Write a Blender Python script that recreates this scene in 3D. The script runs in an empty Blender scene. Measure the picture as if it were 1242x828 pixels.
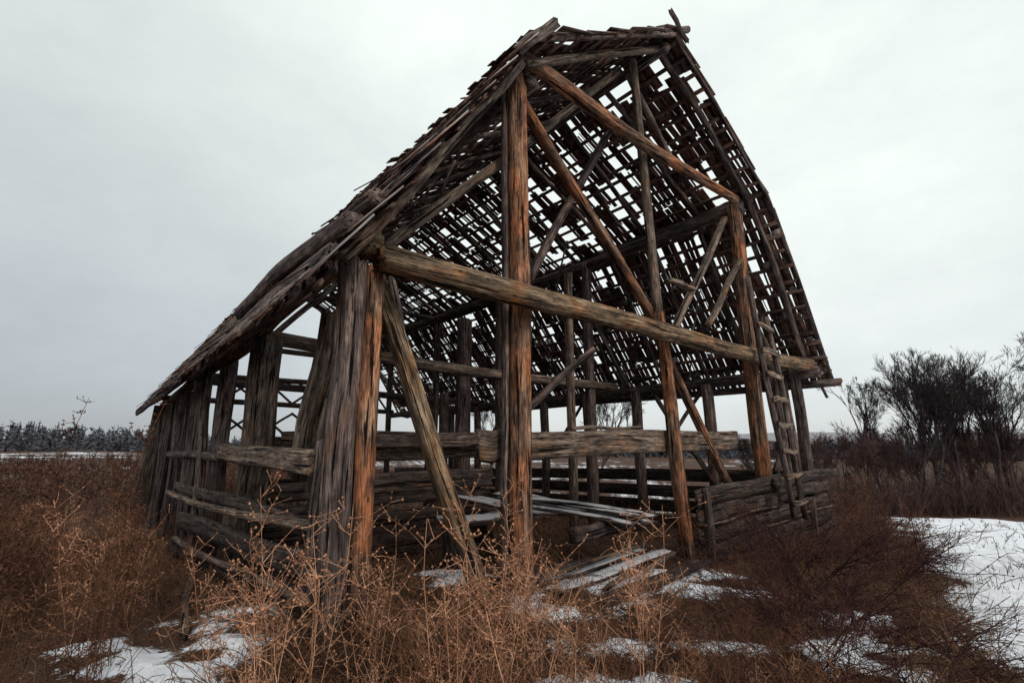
import bpy, math, random
import numpy as np
from mathutils import Vector, noise, Matrix
PI = math.pi
random.seed(11); rng = np.random.default_rng(11)
scene = bpy.context.scene
COL = scene.collection

# ---------------------------------------------------------------- coordinates
# the barn has its own axes: s across the open gable, d along the ridge, z up
P0 = (-1.30, 4.44); G = (.765, .644); D = (-.644, .765)
def W(s, d, z): return Vector((P0[0]+s*G[0]+d*D[0], P0[1]+s*G[1]+d*D[1], z))
def SD(x, y):
    a, b = x-P0[0], y-P0[1]
    return a*G[0]+b*G[1], a*D[0]+b*D[1]
def clamp(v, a, b): return max(a, min(b, v))
def nz(x, y, z=0.0): return noise.noise(Vector((x, y, z)))
def ground(x, y):
    s, d = SD(x, y)
    g = -.03 - .085*clamp(d, 0, 20) - .04*clamp(s, 0, 12) - .088*clamp(s-12, 0, 34)
    r = math.hypot(x, y)
    if r < 70:
        g += .05*nz(x*.9, y*.9) + .03*nz(x*2.3, y*2.3, 4)
        if r < 16: g += .018*nz(x*7, y*7, 9)
    else: g += .5*nz(x*.02, y*.02, 2)*min(1, (r-70)/80)
    return g

# ---------------------------------------------------------------- materials
def newmat(name):
    m = bpy.data.materials.new(name); m.use_nodes = True
    nt = m.node_tree; b = nt.nodes['Principled BSDF']
    b.inputs['Roughness'].default_value = .9
    b.inputs['Specular IOR Level'].default_value = .15
    return m, nt, b
def ramp(nt, stops, fac=None):
    r = nt.nodes.new('ShaderNodeValToRGB'); e = r.color_ramp.elements
    while len(e) > 1: e.remove(e[0])
    e[0].position = stops[0][0]; e[0].color = (*stops[0][1], 1)
    for p, c in stops[1:]:
        n = e.new(p); n.color = (*c, 1)
    if fac is not None: nt.links.new(fac, r.inputs[0])
    return r
def noisen(nt, vec, scale, detail=4, rough=.6):
    n = nt.nodes.new('ShaderNodeTexNoise'); n.inputs['Scale'].default_value = scale
    n.inputs['Detail'].default_value = detail; n.inputs['Roughness'].default_value = rough
    nt.links.new(vec, n.inputs['Vector']); return n
def mapn(nt, vec, sc):
    m = nt.nodes.new('ShaderNodeMapping'); m.inputs['Scale'].default_value = sc
    nt.links.new(vec, m.inputs['Vector']); return m.outputs[0]
def mix(nt, a, b, fac, mode='MIX'):
    m = nt.nodes.new('ShaderNodeMix'); m.data_type = 'RGBA'; m.blend_type = mode
    for s, v in ((6, a), (7, b)):
        if isinstance(v, tuple): m.inputs[s].default_value = (*v, 1)
        else: nt.links.new(v, m.inputs[s])
    if isinstance(fac, float): m.inputs[0].default_value = fac
    else: nt.links.new(fac, m.inputs[0])
    return m.outputs[2]

def wood(name, dark, mid, light, accent, acc=.5, bump=.6, snow=0.0, weather=False):
    """weathered timber; the grain follows each piece's own length"""
    m, nt, b = newmat(name)
    at = nt.nodes.new('ShaderNodeAttribute'); at.attribute_name = 'grain'
    ti = nt.nodes.new('ShaderNodeAttribute'); ti.attribute_name = 'tint'
    v = at.outputs['Vector']
    fine = noisen(nt, mapn(nt, v, (60, 60, 4.0)), 1, 5, .65)
    wide = noisen(nt, mapn(nt, v, (15, 15, 1.5)), 1, 4, .6)
    patch = noisen(nt, mapn(nt, v, (3.6, 3.6, 1.9)), 1, 3, .6)
    crack = noisen(nt, mapn(nt, v, (26, 26, 1.1)), 1, 5, .65)
    base = ramp(nt, [(.25, dark), (.48, mid), (.7, light)], wide.outputs[0]).outputs[0]
    ac = ramp(nt, [(acc-.06, (0, 0, 0)), (acc+.22, (1, 1, 1))], patch.outputs[0]).outputs[0]
    base = mix(nt, base, accent, ac)
    fr = ramp(nt, [(.3, (.45, .43, .43)), (.5, (1, 1, 1)), (.72, (1.5, 1.45, 1.4))], fine.outputs[0]).outputs[0]
    base = mix(nt, base, fr, 1.0, 'MULTIPLY')
    hair = noisen(nt, mapn(nt, v, (120, 120, 7)), 1, 3, .6)
    hr = ramp(nt, [(.36, (.42, .40, .40)), (.5, (1, 1, 1)), (.64, (1.55, 1.5, 1.45))], hair.outputs[0]).outputs[0]
    base = mix(nt, base, hr, 1.0, 'MULTIPLY')
    stain = noisen(nt, mapn(nt, v, (9, 9, 5)), 1, 5, .7)
    sn = ramp(nt, [(.34, (.5, .49, .5)), (.52, (1, 1, 1)), (.7, (1.25, 1.2, 1.15))], stain.outputs[0]).outputs[0]
    base = mix(nt, base, sn, 1.0, 'MULTIPLY')
    cr = ramp(nt, [(.40, (.04, .035, .035)), (.43, (1, 1, 1))], crack.outputs[0]).outputs[0]
    base = mix(nt, base, cr, 1.0, 'MULTIPLY')
    knot = nt.nodes.new('ShaderNodeTexVoronoi'); knot.inputs['Scale'].default_value = 1
    nt.links.new(mapn(nt, v, (8, 8, 3.6)), knot.inputs['Vector'])
    kr = ramp(nt, [(.06, (.15, .12, .1)), (.13, (1, 1, 1))], knot.outputs['Distance']).outputs[0]
    base = mix(nt, base, kr, .8, 'MULTIPLY')
    if weather:                                                    # outer faces are bleached by rain
        gw = nt.nodes.new('ShaderNodeNewGeometry'); sw = nt.nodes.new('ShaderNodeSeparateXYZ'); nt.links.new(gw.outputs['Normal'], sw.inputs[0])
        wr = ramp(nt, [(.15, (0, 0, 0)), (.35, (1, 1, 1))], sw.outputs[2]).outputs[0]
        base = mix(nt, base, mix(nt, fr, (.24, .23, .235), 1.0, 'MULTIPLY'), mix(nt, wr, (.9, .9, .9), 1.0, 'MULTIPLY'))
    tr = ramp(nt, [(0, (.45, .45, .5)), (.5, (1, 1, 1)), (1, (1.7, 1.6, 1.5))], ti.outputs['Fac']).outputs[0]
    base = mix(nt, base, tr, 1.0, 'MULTIPLY')
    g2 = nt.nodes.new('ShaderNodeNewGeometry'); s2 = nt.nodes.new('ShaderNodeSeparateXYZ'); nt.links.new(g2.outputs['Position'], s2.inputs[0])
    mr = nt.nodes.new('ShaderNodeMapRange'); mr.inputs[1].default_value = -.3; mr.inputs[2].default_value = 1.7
    nt.links.new(s2.outputs[2], mr.inputs[0])                      # timber colour darkens towards the ground
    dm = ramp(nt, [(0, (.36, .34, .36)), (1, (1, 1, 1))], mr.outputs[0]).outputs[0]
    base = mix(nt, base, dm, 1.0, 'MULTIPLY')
    if snow > 0:
        geo = nt.nodes.new('ShaderNodeNewGeometry'); sx = nt.nodes.new('ShaderNodeSeparateXYZ')
        nt.links.new(geo.outputs['Normal'], sx.inputs[0])
        pn = noisen(nt, geo.outputs['Position'], 3.0, 3, .6)
        ad = nt.nodes.new('ShaderNodeMath'); ad.operation = 'MULTIPLY'
        nt.links.new(sx.outputs[2], ad.inputs[0]); nt.links.new(pn.outputs[0], ad.inputs[1])
        sr = ramp(nt, [(.5-snow*.2, (0, 0, 0)), (.62-snow*.2, (.85, .85, .85))], ad.outputs[0]).outputs[0]
        base = mix(nt, base, (.50, .50, .55), sr)
    nt.links.new(base, b.inputs['Base Color'])
    bp = nt.nodes.new('ShaderNodeBump'); bp.inputs['Strength'].default_value = bump; bp.inputs['Distance'].default_value = .02
    ma = nt.nodes.new('ShaderNodeMath'); ma.operation = 'ADD'
    nt.links.new(fine.outputs[0], ma.inputs[0]); nt.links.new(cr, ma.inputs[1])
    nt.links.new(ma.outputs[0], bp.inputs['Height']); nt.links.new(bp.outputs[0], b.inputs['Normal'])
    return m
M = {}
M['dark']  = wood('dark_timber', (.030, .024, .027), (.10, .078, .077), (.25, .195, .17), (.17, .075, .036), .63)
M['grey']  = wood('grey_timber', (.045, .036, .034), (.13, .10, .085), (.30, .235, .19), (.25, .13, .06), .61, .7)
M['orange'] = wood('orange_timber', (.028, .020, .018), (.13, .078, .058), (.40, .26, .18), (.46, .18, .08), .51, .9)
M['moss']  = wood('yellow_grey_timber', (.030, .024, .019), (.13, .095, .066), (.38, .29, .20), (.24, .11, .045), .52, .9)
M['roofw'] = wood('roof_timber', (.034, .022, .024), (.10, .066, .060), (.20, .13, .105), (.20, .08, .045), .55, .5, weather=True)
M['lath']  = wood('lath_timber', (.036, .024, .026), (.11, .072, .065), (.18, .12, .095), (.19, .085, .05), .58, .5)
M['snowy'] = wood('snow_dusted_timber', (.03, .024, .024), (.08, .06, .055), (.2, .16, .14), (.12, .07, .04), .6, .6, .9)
M['board'] = wood('board_timber', (.022, .018, .02), (.07, .055, .052), (.17, .13, .115), (.17, .09, .05), .60, .7)

def stem_mat(name, c0, c1, scale=6):
    m, nt, b = newmat(name)
    geo = nt.nodes.new('ShaderNodeNewGeometry')
    n = noisen(nt, geo.outputs['Position'], scale, 3, .7)
    r = ramp(nt, [(.32, c0), (.66, c1)], n.outputs[0])
    ri = ramp(nt, [(0, (.5, .5, .5)), (1, (1.5, 1.45, 1.4))], geo.outputs['Random Per Island'])
    nt.links.new(mix(nt, r.outputs[0], ri.outputs[0], 1.0, 'MULTIPLY'), b.inputs['Base Color'])
    b.inputs['Specular IOR Level'].default_value = .05
    return m
M['weed'] = stem_mat('dry_weed_stems', (.20, .085, .045), (.62, .36, .24))
M['weed2'] = stem_mat('dark_weed_stems', (.06, .026, .017), (.30, .145, .085))
M['weedseed'] = stem_mat('dry_seed_heads', (.20, .09, .055), (.42, .22, .14))
M['brown'] = stem_mat('brown_weed_stems', (.020, .011, .010), (.16, .082, .055), 3)
M['brownleaf'] = stem_mat('withered_leaves', (.022, .011, .010), (.13, .060, .036), 2)
M['grass'] = stem_mat('dead_grass_blades', (.022, .014, .012), (.21, .115, .072), 1.3)
M['field'] = stem_mat('far_dead_weeds', (.020, .012, .011), (.11, .056, .040), .5)
M['redtwig'] = stem_mat('dark_red_twigs', (.018, .010, .011), (.085, .038, .036), 2)
M['bark'] = stem_mat('bare_tree_bark', (.028, .023, .024), (.085, .07, .07), 1)
M['twig'] = stem_mat('bare_tree_twigs', (.020, .016, .019), (.055, .042, .045), .5)
M['thicket'] = stem_mat('thicket_twigs', (.035, .022, .024), (.12, .075, .072), .5)
M['far'] = stem_mat('haze_tinted_far_trees', (.060, .065, .082), (.105, .11, .135), .03)  # distance haze is painted into the blue-grey base colour
M['farhill'] = stem_mat('haze_tinted_hill', (.20, .2, .23), (.26, .26, .29), .01)  # paler again, with the haze of distance in the colour

# ---------------------------------------------------------------- mesh helpers
def mesh_from(name, V, F, mat, attrs=None, smooth=False):
    """V (n,3) array, F list of (k,m) index arrays"""
    me = bpy.data.meshes.new(name)
    V = np.asarray(V, dtype=np.float32)
    loops = np.concatenate([np.asarray(f, dtype=np.int32).ravel() for f in F])
    tot = np.concatenate([np.full(len(f), np.asarray(f).shape[1], dtype=np.int32) for f in F])
    st = np.concatenate([[0], np.cumsum(tot)[:-1]]).astype(np.int32)
    me.vertices.add(len(V)); me.vertices.foreach_set('co', V.ravel())
    me.loops.add(len(loops)); me.loops.foreach_set('vertex_index', loops)
    me.polygons.add(len(tot)); me.polygons.foreach_set('loop_start', st); me.polygons.foreach_set('loop_total', tot)
    if smooth: me.polygons.foreach_set('use_smooth', np.ones(len(tot), dtype=bool))
    for k, (typ, arr) in (attrs or {}).items():
        a = me.attributes.new(k, typ, 'POINT')
        a.data.foreach_set('vector' if typ == 'FLOAT_VECTOR' else 'value', np.asarray(arr, dtype=np.float32).ravel())
    me.update(calc_edges=True); me.validate()
    me.materials.append(mat)
    return me
class MB:
    """collects boards and logs that belong to ONE object"""
    def __init__(s): s.V = []; s.F4 = []; s.g = []; s.t = []; s.n = 0
    def add(s, V, F, g, tint):
        s.V.append(V); s.F4.append(np.asarray(F)+s.n); s.g.append(g); s.t.append(np.full(len(V), tint)); s.n += len(V)
    def beam(s, p0, p1, w, h=None, sq=2.6, sides=14, segs=None, groove=.07, wob=.012, bow=0, taper=1.0, up=None, tint=None, ragged=.03):
        """a hewn log or board: superellipse section with grooves, wobbling and bowed along its length"""
        h = w if h is None else h
        p0 = Vector(p0); p1 = Vector(p1); ax = p1-p0; L = ax.length; ax = ax/L
        up = Vector(up) if up else (Vector((0, 0, 1)) if abs(ax.z) < .8 else Vector((D[0], D[1], 0)))
        x = up.cross(ax).normalized(); y = ax.cross(x)
        if segs is None: segs = max(3, min(26, int(L/.28)))
        tint = rng.uniform(.25, .75) if tint is None else tint
        th = (np.arange(sides)+.5)/sides*2*PI
        c, sn = np.cos(th), np.sin(th)
        rr = 1/((np.abs(c)**sq+np.abs(sn)**sq)**(1/sq))
        ph = rng.uniform(0, 6.28, 6); off = rng.uniform(0, 50, 3)
        gr = rng.uniform(-1, .5, sides)
        lv = np.zeros(sides); Vs = []; Gs = []
        t = np.linspace(0, 1, segs+1)
        for i, u in enumerate(t):
            lv = lv*.75+rng.uniform(-1, 1, sides)*.4
            k = 1+groove*(gr+lv*.6)
            tp = 1+(taper-1)*u
            px = rr*c*k*w*tp; py = rr*sn*k*h*tp
            l = u*L
            if i in (0, segs): l = l+rng.uniform(-1, 1, sides)*ragged
            ox = wob*(math.sin(l.mean() if hasattr(l, 'mean') else l)+math.sin(u*9+ph[0]))*1.0+0
            oy = wob*math.sin(u*7+ph[1])*1.3 + bow*math.sin(PI*u)
            P = np.outer(px+ox, x)+np.outer(py+oy, y)+np.outer(np.ones(sides)*l, ax)+np.array(p0)
            Vs.append(P); Gs.append(np.stack([px+off[0], py+off[1], np.ones(sides)*l+off[2]], 1))
        V = np.concatenate(Vs); g = np.concatenate(Gs)
        a = np.arange(sides); b = (a+1) % sides
        F = np.concatenate([np.stack([i*sides+a, i*sides+b, (i+1)*sides+b, (i+1)*sides+a], 1) for i in range(segs)])
        # ends: fans closed through a centre vertex
        n0 = len(V); V = np.vstack([V, Vs[0].mean(0)-np.array(ax)*.004, Vs[-1].mean(0)+np.array(ax)*.004]); g = np.vstack([g, Gs[0].mean(0), Gs[-1].mean(0)])
        h2 = sides//2
        e0 = [[n0, (2*i+2) % sides, 2*i+1, 2*i] for i in range(h2)]
        e1 = [[n0+1, segs*sides+2*i, segs*sides+2*i+1, segs*sides+(2*i+2) % sides] for i in range(h2)]
        s.add(V, np.vstack([F, e0, e1]), g, tint)
        return s
    def board(s, p0, p1, w, th, up, tint=None, warp=.01, segs=None, ragged=.04):
        return s.beam(p0, p1, w, th, sq=12, sides=8, groove=.05, wob=warp, up=up, tint=tint, ragged=ragged, segs=segs)
    def build(s, name, mat, parent, origin=None, smooth=False):
        V = np.concatenate(s.V); o = Vector(origin) if origin else Vector(V.mean(0))
        if parent is None: po = Vector((0, 0, 0))
        else:
            po = Vector(parent.location); q = parent.parent
            while q: po = po+q.location; q = q.parent
        me = mesh_from(name, V-np.array(o), [np.concatenate(s.F4)], mat,
                       {'grain': ('FLOAT_VECTOR', np.concatenate(s.g)), 'tint': ('FLOAT', np.concatenate(s.t))}, smooth)
        ob = bpy.data.objects.new(name, me); COL.objects.link(ob)
        ob.parent = parent; ob.location = o-po
        return ob
def tag(o, label=None, cat=None, group=None, kind=None):
    if label: o['label'] = label
    if cat: o['category'] = cat
    if group: o['group'] = group
    if kind: o['kind'] = kind
    return o
def empty(name, loc, label, cat, group=None):
    o = bpy.data.objects.new(name, None); COL.objects.link(o); o.location = loc
    o.empty_display_size = .2
    return tag(o, label, cat, group)

def tubes(polys, sides=3):
    """polys: list of (pts (n,3), radii (n,)) -> V, F"""
    groups = {}
    for p, r in polys: groups.setdefault(len(p), []).append((p, r))
    Vs, Fs, base = [], [], 0
    for n, L in groups.items():
        P = np.array([a for a, _ in L], dtype=float); R = np.array([b for _, b in L], dtype=float)
        T = np.gradient(P, axis=1); T /= np.linalg.norm(T, axis=2, keepdims=True)+1e-9
        ref = np.where(np.abs(T[..., 2:3]) > .9, np.array([1., 0, 0]), np.array([0, 0, 1.]))
        X = np.cross(ref, T); X /= np.linalg.norm(X, axis=2, keepdims=True)+1e-9
        Y = np.cross(T, X); m = len(L)
        if sides == 2:
            a = rng.uniform(0, PI, (m, 1, 1)); S = X*np.cos(a)+Y*np.sin(a)
            V = np.stack([P-S*R[..., None], P+S*R[..., None]], 2)
            k = 2; pairs = [(0, 1)]
        else:
            an = np.arange(sides)/sides*2*PI
            V = P[:, :, None, :]+R[..., None, None]*(X[:, :, None, :]*np.cos(an)[None, None, :, None]+Y[:, :, None, :]*np.sin(an)[None, None, :, None])
            k = sides; pairs = [(i, (i+1) % sides) for i in range(sides)]
        idx = base+np.arange(m*n*k).reshape(m, n, k)
        for a, b in pairs:
            Fs.append(np.stack([idx[:, :-1, a], idx[:, :-1, b], idx[:, 1:, b], idx[:, 1:, a]], -1).reshape(-1, 4))
        Vs.append(V.reshape(-1, 3)); base += m*n*k
    return np.concatenate(Vs), np.concatenate(Fs)
OCT = np.array([[1, 0, 0], [-1, 0, 0], [0, 1, 0], [0, -1, 0], [0, 0, 1.3], [0, 0, -1]], dtype=float)
OCF = np.array([[0, 2, 4], [2, 1, 4], [1, 3, 4], [3, 0, 4], [2, 0, 5], [1, 2, 5], [3, 1, 5], [0, 3, 5]])
def nodules(pts, rad):
    n = len(pts); pts = np.array(pts); rad = np.array(rad)
    V = (pts[:, None, :]+OCT[None]*rad[:, None, None]).reshape(-1, 3)
    F = (OCF[None]+(np.arange(n)*6)[:, None, None]).reshape(-1, 3)
    return V, F
def leaves(pts, size):
    n = len(pts); pts = np.array(pts)
    a = rng.normal(size=(n, 3)); a /= np.linalg.norm(a, axis=1, keepdims=True)
    b = np.cross(a, rng.normal(size=(n, 3))); b /= np.linalg.norm(b, axis=1, keepdims=True)
    s = (rng.uniform(.5, 1.3, n)*size)[:, None]
    V = np.stack([pts-a*s, pts+b*s*.45, pts+a*s, pts-b*s*.45], 1).reshape(-1, 3)
    return V, np.arange(n*4).reshape(-1, 4)

# ================================================================ CAMERA
cam = bpy.data.cameras.new('camera'); camo = bpy.data.objects.new('camera', cam); COL.objects.link(camo)
cam.sensor_width = 36; cam.lens = 585/1242*36; cam.clip_end = 5000; cam.clip_start = .05
camo.location = (0, 0, 1.55); camo.rotation_euler = (PI/2+math.atan(121/585), 0, 0)
scene.camera = camo

# ================================================================ GROUND
# snow shows in patches between matted dead growth; 'litter' is 1 where growth covers the soil
SNOW = [(-3.1, 3.1, .6, .3), (-3.0, 5.0, .4, .4), (-2.3, 4.0, .5, .4), (-3.5, 4.4, .4, .3), (-2.1, 3.4, .3, .2), (-2.9, 6.8, .35, .5), (2.7, 3.9, .5, .25), (3.0, 4.6, .7, .3), (3.4, 5.3, .8, .3), (2.9, 3.3, .5, .2), (-2.6, 4.1, .75, .55), (-3.6, 3.4, .8, .4), (-2.55, 5.6, .5, .5), (-3.3, 9.0, .7, 1.6), (.55, 5.3, 1.0, .5), (1.6, 6.2, 1.5, .65), (.9, 4.3, .55, .28),
        (2.2, 4.3, .75, .3), (.6, 3.6, .8, .2), (-.6, 7.0, 1.2, .7), (1.7, 3.5, 1.0, .25), (1.35, 6.6, 1.2, .8), (2.0, 6.9, 1.0, .6)]
def litter(x, y):
    s, d = SD(x, y); r = math.hypot(x, y); az = math.degrees(math.atan2(x, y))
    n = .5+.5*nz(x*.8, y*.8, 3)+.35*nz(x*2.6, y*2.6, 7)
    v = .92
    # open snow field right of the barn
    edge = 30+2.0*nz(y*.4, 0, 5)*3
    near = clamp((x-(.72*y+.25+.6*nz(y*.7, 1)))/1.1, 0, 1)
    if x > 0 and s > 3: v = v*(1-near)+.02*near
    if x > 0 and r > 38: v = (max(v, clamp((r-38)/4, 0, 1)*.95) if x > .62*y else .62+.75*nz(x*.03, y*.09, 6)) if r < 260 else .6
    if s > 11 and az < 38 and r > 12: v = max(v, clamp((39-az)/4, 0, 1)*clamp(.35+.9*nz(x*.15, y*.3, 8)+.2, 0, 1))
    if x < 0 and r > 30: v = .8+.3*nz(x*.03, y*.12, 6)-clamp((r-110)/60, 0, .22)
    for sx, sy, a, b in SNOW:
        q = ((x-sx)/a)**2+((y-sy)/b)**2
        v -= (1.0 if x < 0 else .86)*math.exp(-q*1.2)*clamp(.62+1.3*nz(x*2.1, y*2.1, 12), 0, 1.1)
    return clamp(v+(n-.5)*.55, 0, 1)
az = np.concatenate([np.linspace(-180, -62, 40)[:-1], np.linspace(-62, 62, 331), np.linspace(62, 180, 40)[1:-1]])
rad = np.concatenate([[0.3], np.geomspace(1.2, 30, 230), np.geomspace(31, 2500, 70)])
V = []; lit = []
for r in rad:
    for a in az:
        x, y = r*math.sin(math.radians(a)), r*math.cos(math.radians(a))
        lt = litter(x, y) if r < 205 else .97
        z = ground(x, y)
        if r < 25: z += .05*(1-lt)
        V.append((x, y, z)); lit.append(lt)
na, nr = len(az), len(rad)
I = np.arange(na*nr).reshape(nr, na)
A = I[:-1, :]; Bq = I[1:, :]
F = np.stack([A, Bq, np.roll(Bq, -1, 1), np.roll(A, -1, 1)], -1).reshape(-1, 4)[:, ::-1]
cen = len(V); V.append((0, 0, ground(0, 0))); lit.append(.9)
Fc = np.stack([np.full(na, cen), I[0], np.roll(I[0], -1)], 1)[:, ::-1]
gm, nt, b = newmat('snow_and_litter')
at = nt.nodes.new('ShaderNodeAttribute'); at.attribute_name = 'litter'
geo = nt.nodes.new('ShaderNodeNewGeometry'); pos = geo.outputs['Position']
n1 = noisen(nt, pos, 14, 6, .75); n2 = noisen(nt, pos, 2.0, 4, .6); n3 = noisen(nt, pos, 45, 3, .7)
ma = nt.nodes.new('ShaderNodeMath'); ma.operation = 'MULTIPLY_ADD'; ma.inputs[1].default_value = 1.0
nt.links.new(at.outputs['Fac'], ma.inputs[0])
m2 = nt.nodes.new('ShaderNodeMath'); m2.operation = 'MULTIPLY_ADD'; m2.inputs[1].default_value = 1.5; m2.inputs[2].default_value = -.72
nt.links.new(n1.outputs[0], m2.inputs[0]); nt.links.new(m2.outputs[0], ma.inputs[2])
fac = ramp(nt, [(.40, (0, 0, 0)), (.56, (1, 1, 1))], ma.outputs[0]).outputs[0]
snow = ramp(nt, [(.3, (.58, .60, .68)), (.7, (.78, .79, .84))], n2.outputs[0]).outputs[0]
soil = ramp(nt, [(.3, (.018, .011, .009)), (.55, (.065, .032, .02)), (.75, (.14, .07, .035))], n3.outputs[0]).outputs[0]
nt.links.new(mix(nt, snow, soil, fac), b.inputs['Base Color'])
bp = nt.nodes.new('ShaderNodeBump'); bp.inputs['Strength'].default_value = .8; bp.inputs['Distance'].default_value = .08
n4 = noisen(nt, pos, 5, 5, .65); nt.links.new(n4.outputs[0], bp.inputs['Height']); nt.links.new(bp.outputs[0], b.inputs['Normal'])
me = mesh_from('ground', V, [F, Fc], gm, {'litter': ('FLOAT', lit)}, True)
go = bpy.data.objects.new('ground', me); COL.objects.link(go); go['kind'] = 'structure'

# ================================================================ BARN
barn = empty('barn', W(0, 0, 0), 'ruined timber barn with open gable, bare posts and a gap-riddled shingle roof', 'barn')
def one(name, mat, p0, p1, w, h=None, parent=None, **k):
    m = MB(); hp = k.pop('smooth', True)
    m.beam(W(*p0), W(*p1), w, h, **k)
    return m.build(name, M[mat], parent or barn, smooth=False)
big = dict(sides=26, groove=.12)
# --- open gable: posts
o = one('corner_post', 'dark', (-.25, .03, -.25), (-.235, .02, 3.2), .118, .12, sq=4.5, tint=.62, **big); o['label'] = 'dark cracked log of the doubled corner post'
o = one('corner_post', 'orange', (-.055, -.05, -.25), (-.05, -.04, 3.18), .078, .09, sq=4, tint=.62, **big); o['label'] = 'orange brown log of the doubled corner post'
o = one('post', 'orange', (1.86, .03, -.3), (1.82, .03, 6.35), .118, .12, sq=3.4, tint=.6, bow=.02, **big); o['label'] = 'tall reddish orange post beside the corner'
one('post', 'dark', (1.70, .12, -.3), (1.68, .12, 6.2), .032, .05, sq=4, sides=14, tint=.5)
o = one('middle_post', 'orange', (5.30, .04, -.5), (4.86, .04, 3.6), .10, .11, sq=3, taper=.85, tint=.5, bow=.02, **big)
one('middle_post', 'grey', (4.86, .04, 3.6), (4.66, .1, 8.3), .075, sq=3, taper=.8, tint=.4, bow=.03, sides=20, groove=.12)
o = one('post', 'orange', (8.15, .05, -.6), (7.98, .05, 6.5), .13, .14, sq=4, tint=.4, **big); o['label'] = 'thick red brown post behind the ladder'
one('post', 'dark', (8.48, .2, -.6), (8.42, .2, 3.1), .13, .12, sq=4, sides=20, groove=.12)
one('post', 'dark', (10.45, .0, -.7), (10.12, .0, 3.2), .10, .11, sq=3.5, tint=.45, **big)
one('post', 'dark', (10.12, .3, -.7), (9.82, .3, 3.1), .10, .12, sq=4, sides=18, groove=.12)
one('post', 'dark', (10.95, .35, -.7), (10.3, .35, 3.0), .12, .10, sq=4, sides=18, groove=.1)
# --- open gable: horizontals
m = MB(); m.beam(W(-.10, -.27, 3.22), W(10.35, -.27, 3.25), .14, .14, sq=2.4, sides=26, groove=.11, segs=44, wob=.02, bow=-.09, tint=.6)
m.build('tie_beam', M['moss'], barn)
o = one('collar_beam', 'orange', (1.7, -.14, 6.5), (7.75, -.14, 6.5), .105, taper=.75, sq=2.2, tint=.55, bow=-.1, **big)
# --- open gable: braces
one('brace', 'orange', (1.9, .2, 6.3), (4.85, .15, 3.55), .08, .08, sq=3, tint=.45, sides=20, groove=.1, taper=.9)
one('brace', 'moss', (.02, .12, 3.2), (1.22, -.2, -.05), .088, .08, sq=3.5, tint=.6, **big)
one('brace', 'dark', (.26, .25, 3.2), (.62, .2, 1.9), .04, sq=3)
one('brace', 'orange', (5.05, .2, 3.2), (7.05, .2, .75), .065, .07, sq=4, tint=.4, sides=18, groove=.1)
one('brace', 'grey', (7.75, .15, 6.2), (5.45, .2, 3.3), .07, .05, sq=4, tint=.5, sides=18, groove=.1)
one('brace', 'grey', (7.95, -.02, 5.3), (6.3, -.02, 3.6), .065, .045, sq=4, tint=.5, sides=18, groove=.1)
one('brace', 'grey', (4.9, -.15, 4.12), (5.75, -.1, 4.15), .07, .035, sq=5, tint=.6)
one('brace', 'grey', (8.0, .1, 4.6), (9.45, .15, 3.3), .07, sq=3)
one('brace', 'grey', (.15, .35, 3.5), (4.5, .35, 8.1), .065, sq=3, tint=.45, sides=18, groove=.1)
one('brace', 'dark', (10.2, .2, 1.9), (9.3, .3, .9), .07, sq=3)
one('brace', 'dark', (4.75, .3, 8.2), (6.2, .35, 7.0), .06, sq=3)
one('brace', 'dark', (5.9, 1.6, 8.3), (3.3, 1.5, 4.2), .075, sq=3, tint=.4)
one('brace', 'dark', (4.9, 1.5, 3.2), (3.3, 2.2, 1.7), .09, .06, sq=4, tint=.45)
# --- corner brace in the left wall, wall plates, purlins, ridge
one('brace', 'grey', (-.02, 1.05, 2.95), (-.02, 1.80, 1.15), .12, .11, sq=3.5, tint=.5, **big)
one('brace', 'grey', (.1, 1.25, 2.0), (.05, 1.42, 1.0), .09, sq=3, tint=.45, sides=16)
m = MB(); m.beam(W(-.2, -.16, 3.36), W(-.05, 10.5, 3.16), .14, sq=2.3, sides=24, groove=.12, segs=40, wob=.03, tint=.5); m.build('wall_plate', M['moss'], barn)
m = MB(); m.beam(W(.0, 10.1, 3.16), W(.0, 20.2, 2.95), .15, sq=2.3, sides=18, groove=.1, wob=.02, tint=.5); m.build('wall_plate', M['grey'], barn)
m = MB(); m.beam(W(10.2, -.5, 3.05), W(10.1, 20.2, 2.9), .13, sq=3, sides=14, segs=40, tint=.4); m.build('wall_plate', M['dark'], barn)
for nme, (s, z, r) in {'a': (1.95, 6.28, .11), 'b': (8.05, 6.42, .15), 'c': (4.98, 8.38, .09)}.items():
    m = MB(); m.beam(W(s, -.12 if nme != 'c' else -.4, z), W(s, 20.2, z), r, sq=2.4, sides=14, segs=40, wob=.03, tint=.4)
    m.build('ridge_beam' if nme == 'c' else 'purlin', M['dark'], barn)
# --- rafters, one pair of pairs every 1.25 m
dd = -.12; k = 0
while dd < 20.3:
    near = dd < 1
    for (a, b_) in (((-.42, 3.12), (1.74, 6.40)), ((1.72, 6.34), (5.05, 8.54)), ((10.55, 3.0), (8.20, 6.64)), ((8.24, 6.58), (4.95, 8.54))):
        if near: a_, b2 = a, b_
        else: a_, b2 = (a[0], a[1]-.0), b_
        j = rng.uniform(-.12, .12, 2) if dd > 0 else (0, 0)
        sides = 18 if dd < 3 else 9
        one('rafter', 'grey' if (near and a[0] < 5) else 'dark', (a_[0], dd+j[0]-.1*(dd < 0), a_[1]), (b2[0], dd+j[1]-.1*(dd < 0), b2[1]),
            .06 if near else .05, sq=2.5, sides=sides if sides % 2 == 0 else 10, groove=.1, wob=.02, segs=10, tint=.55 if near else None)
    dd += 1.27 if dd > 0 else 1.15
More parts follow.
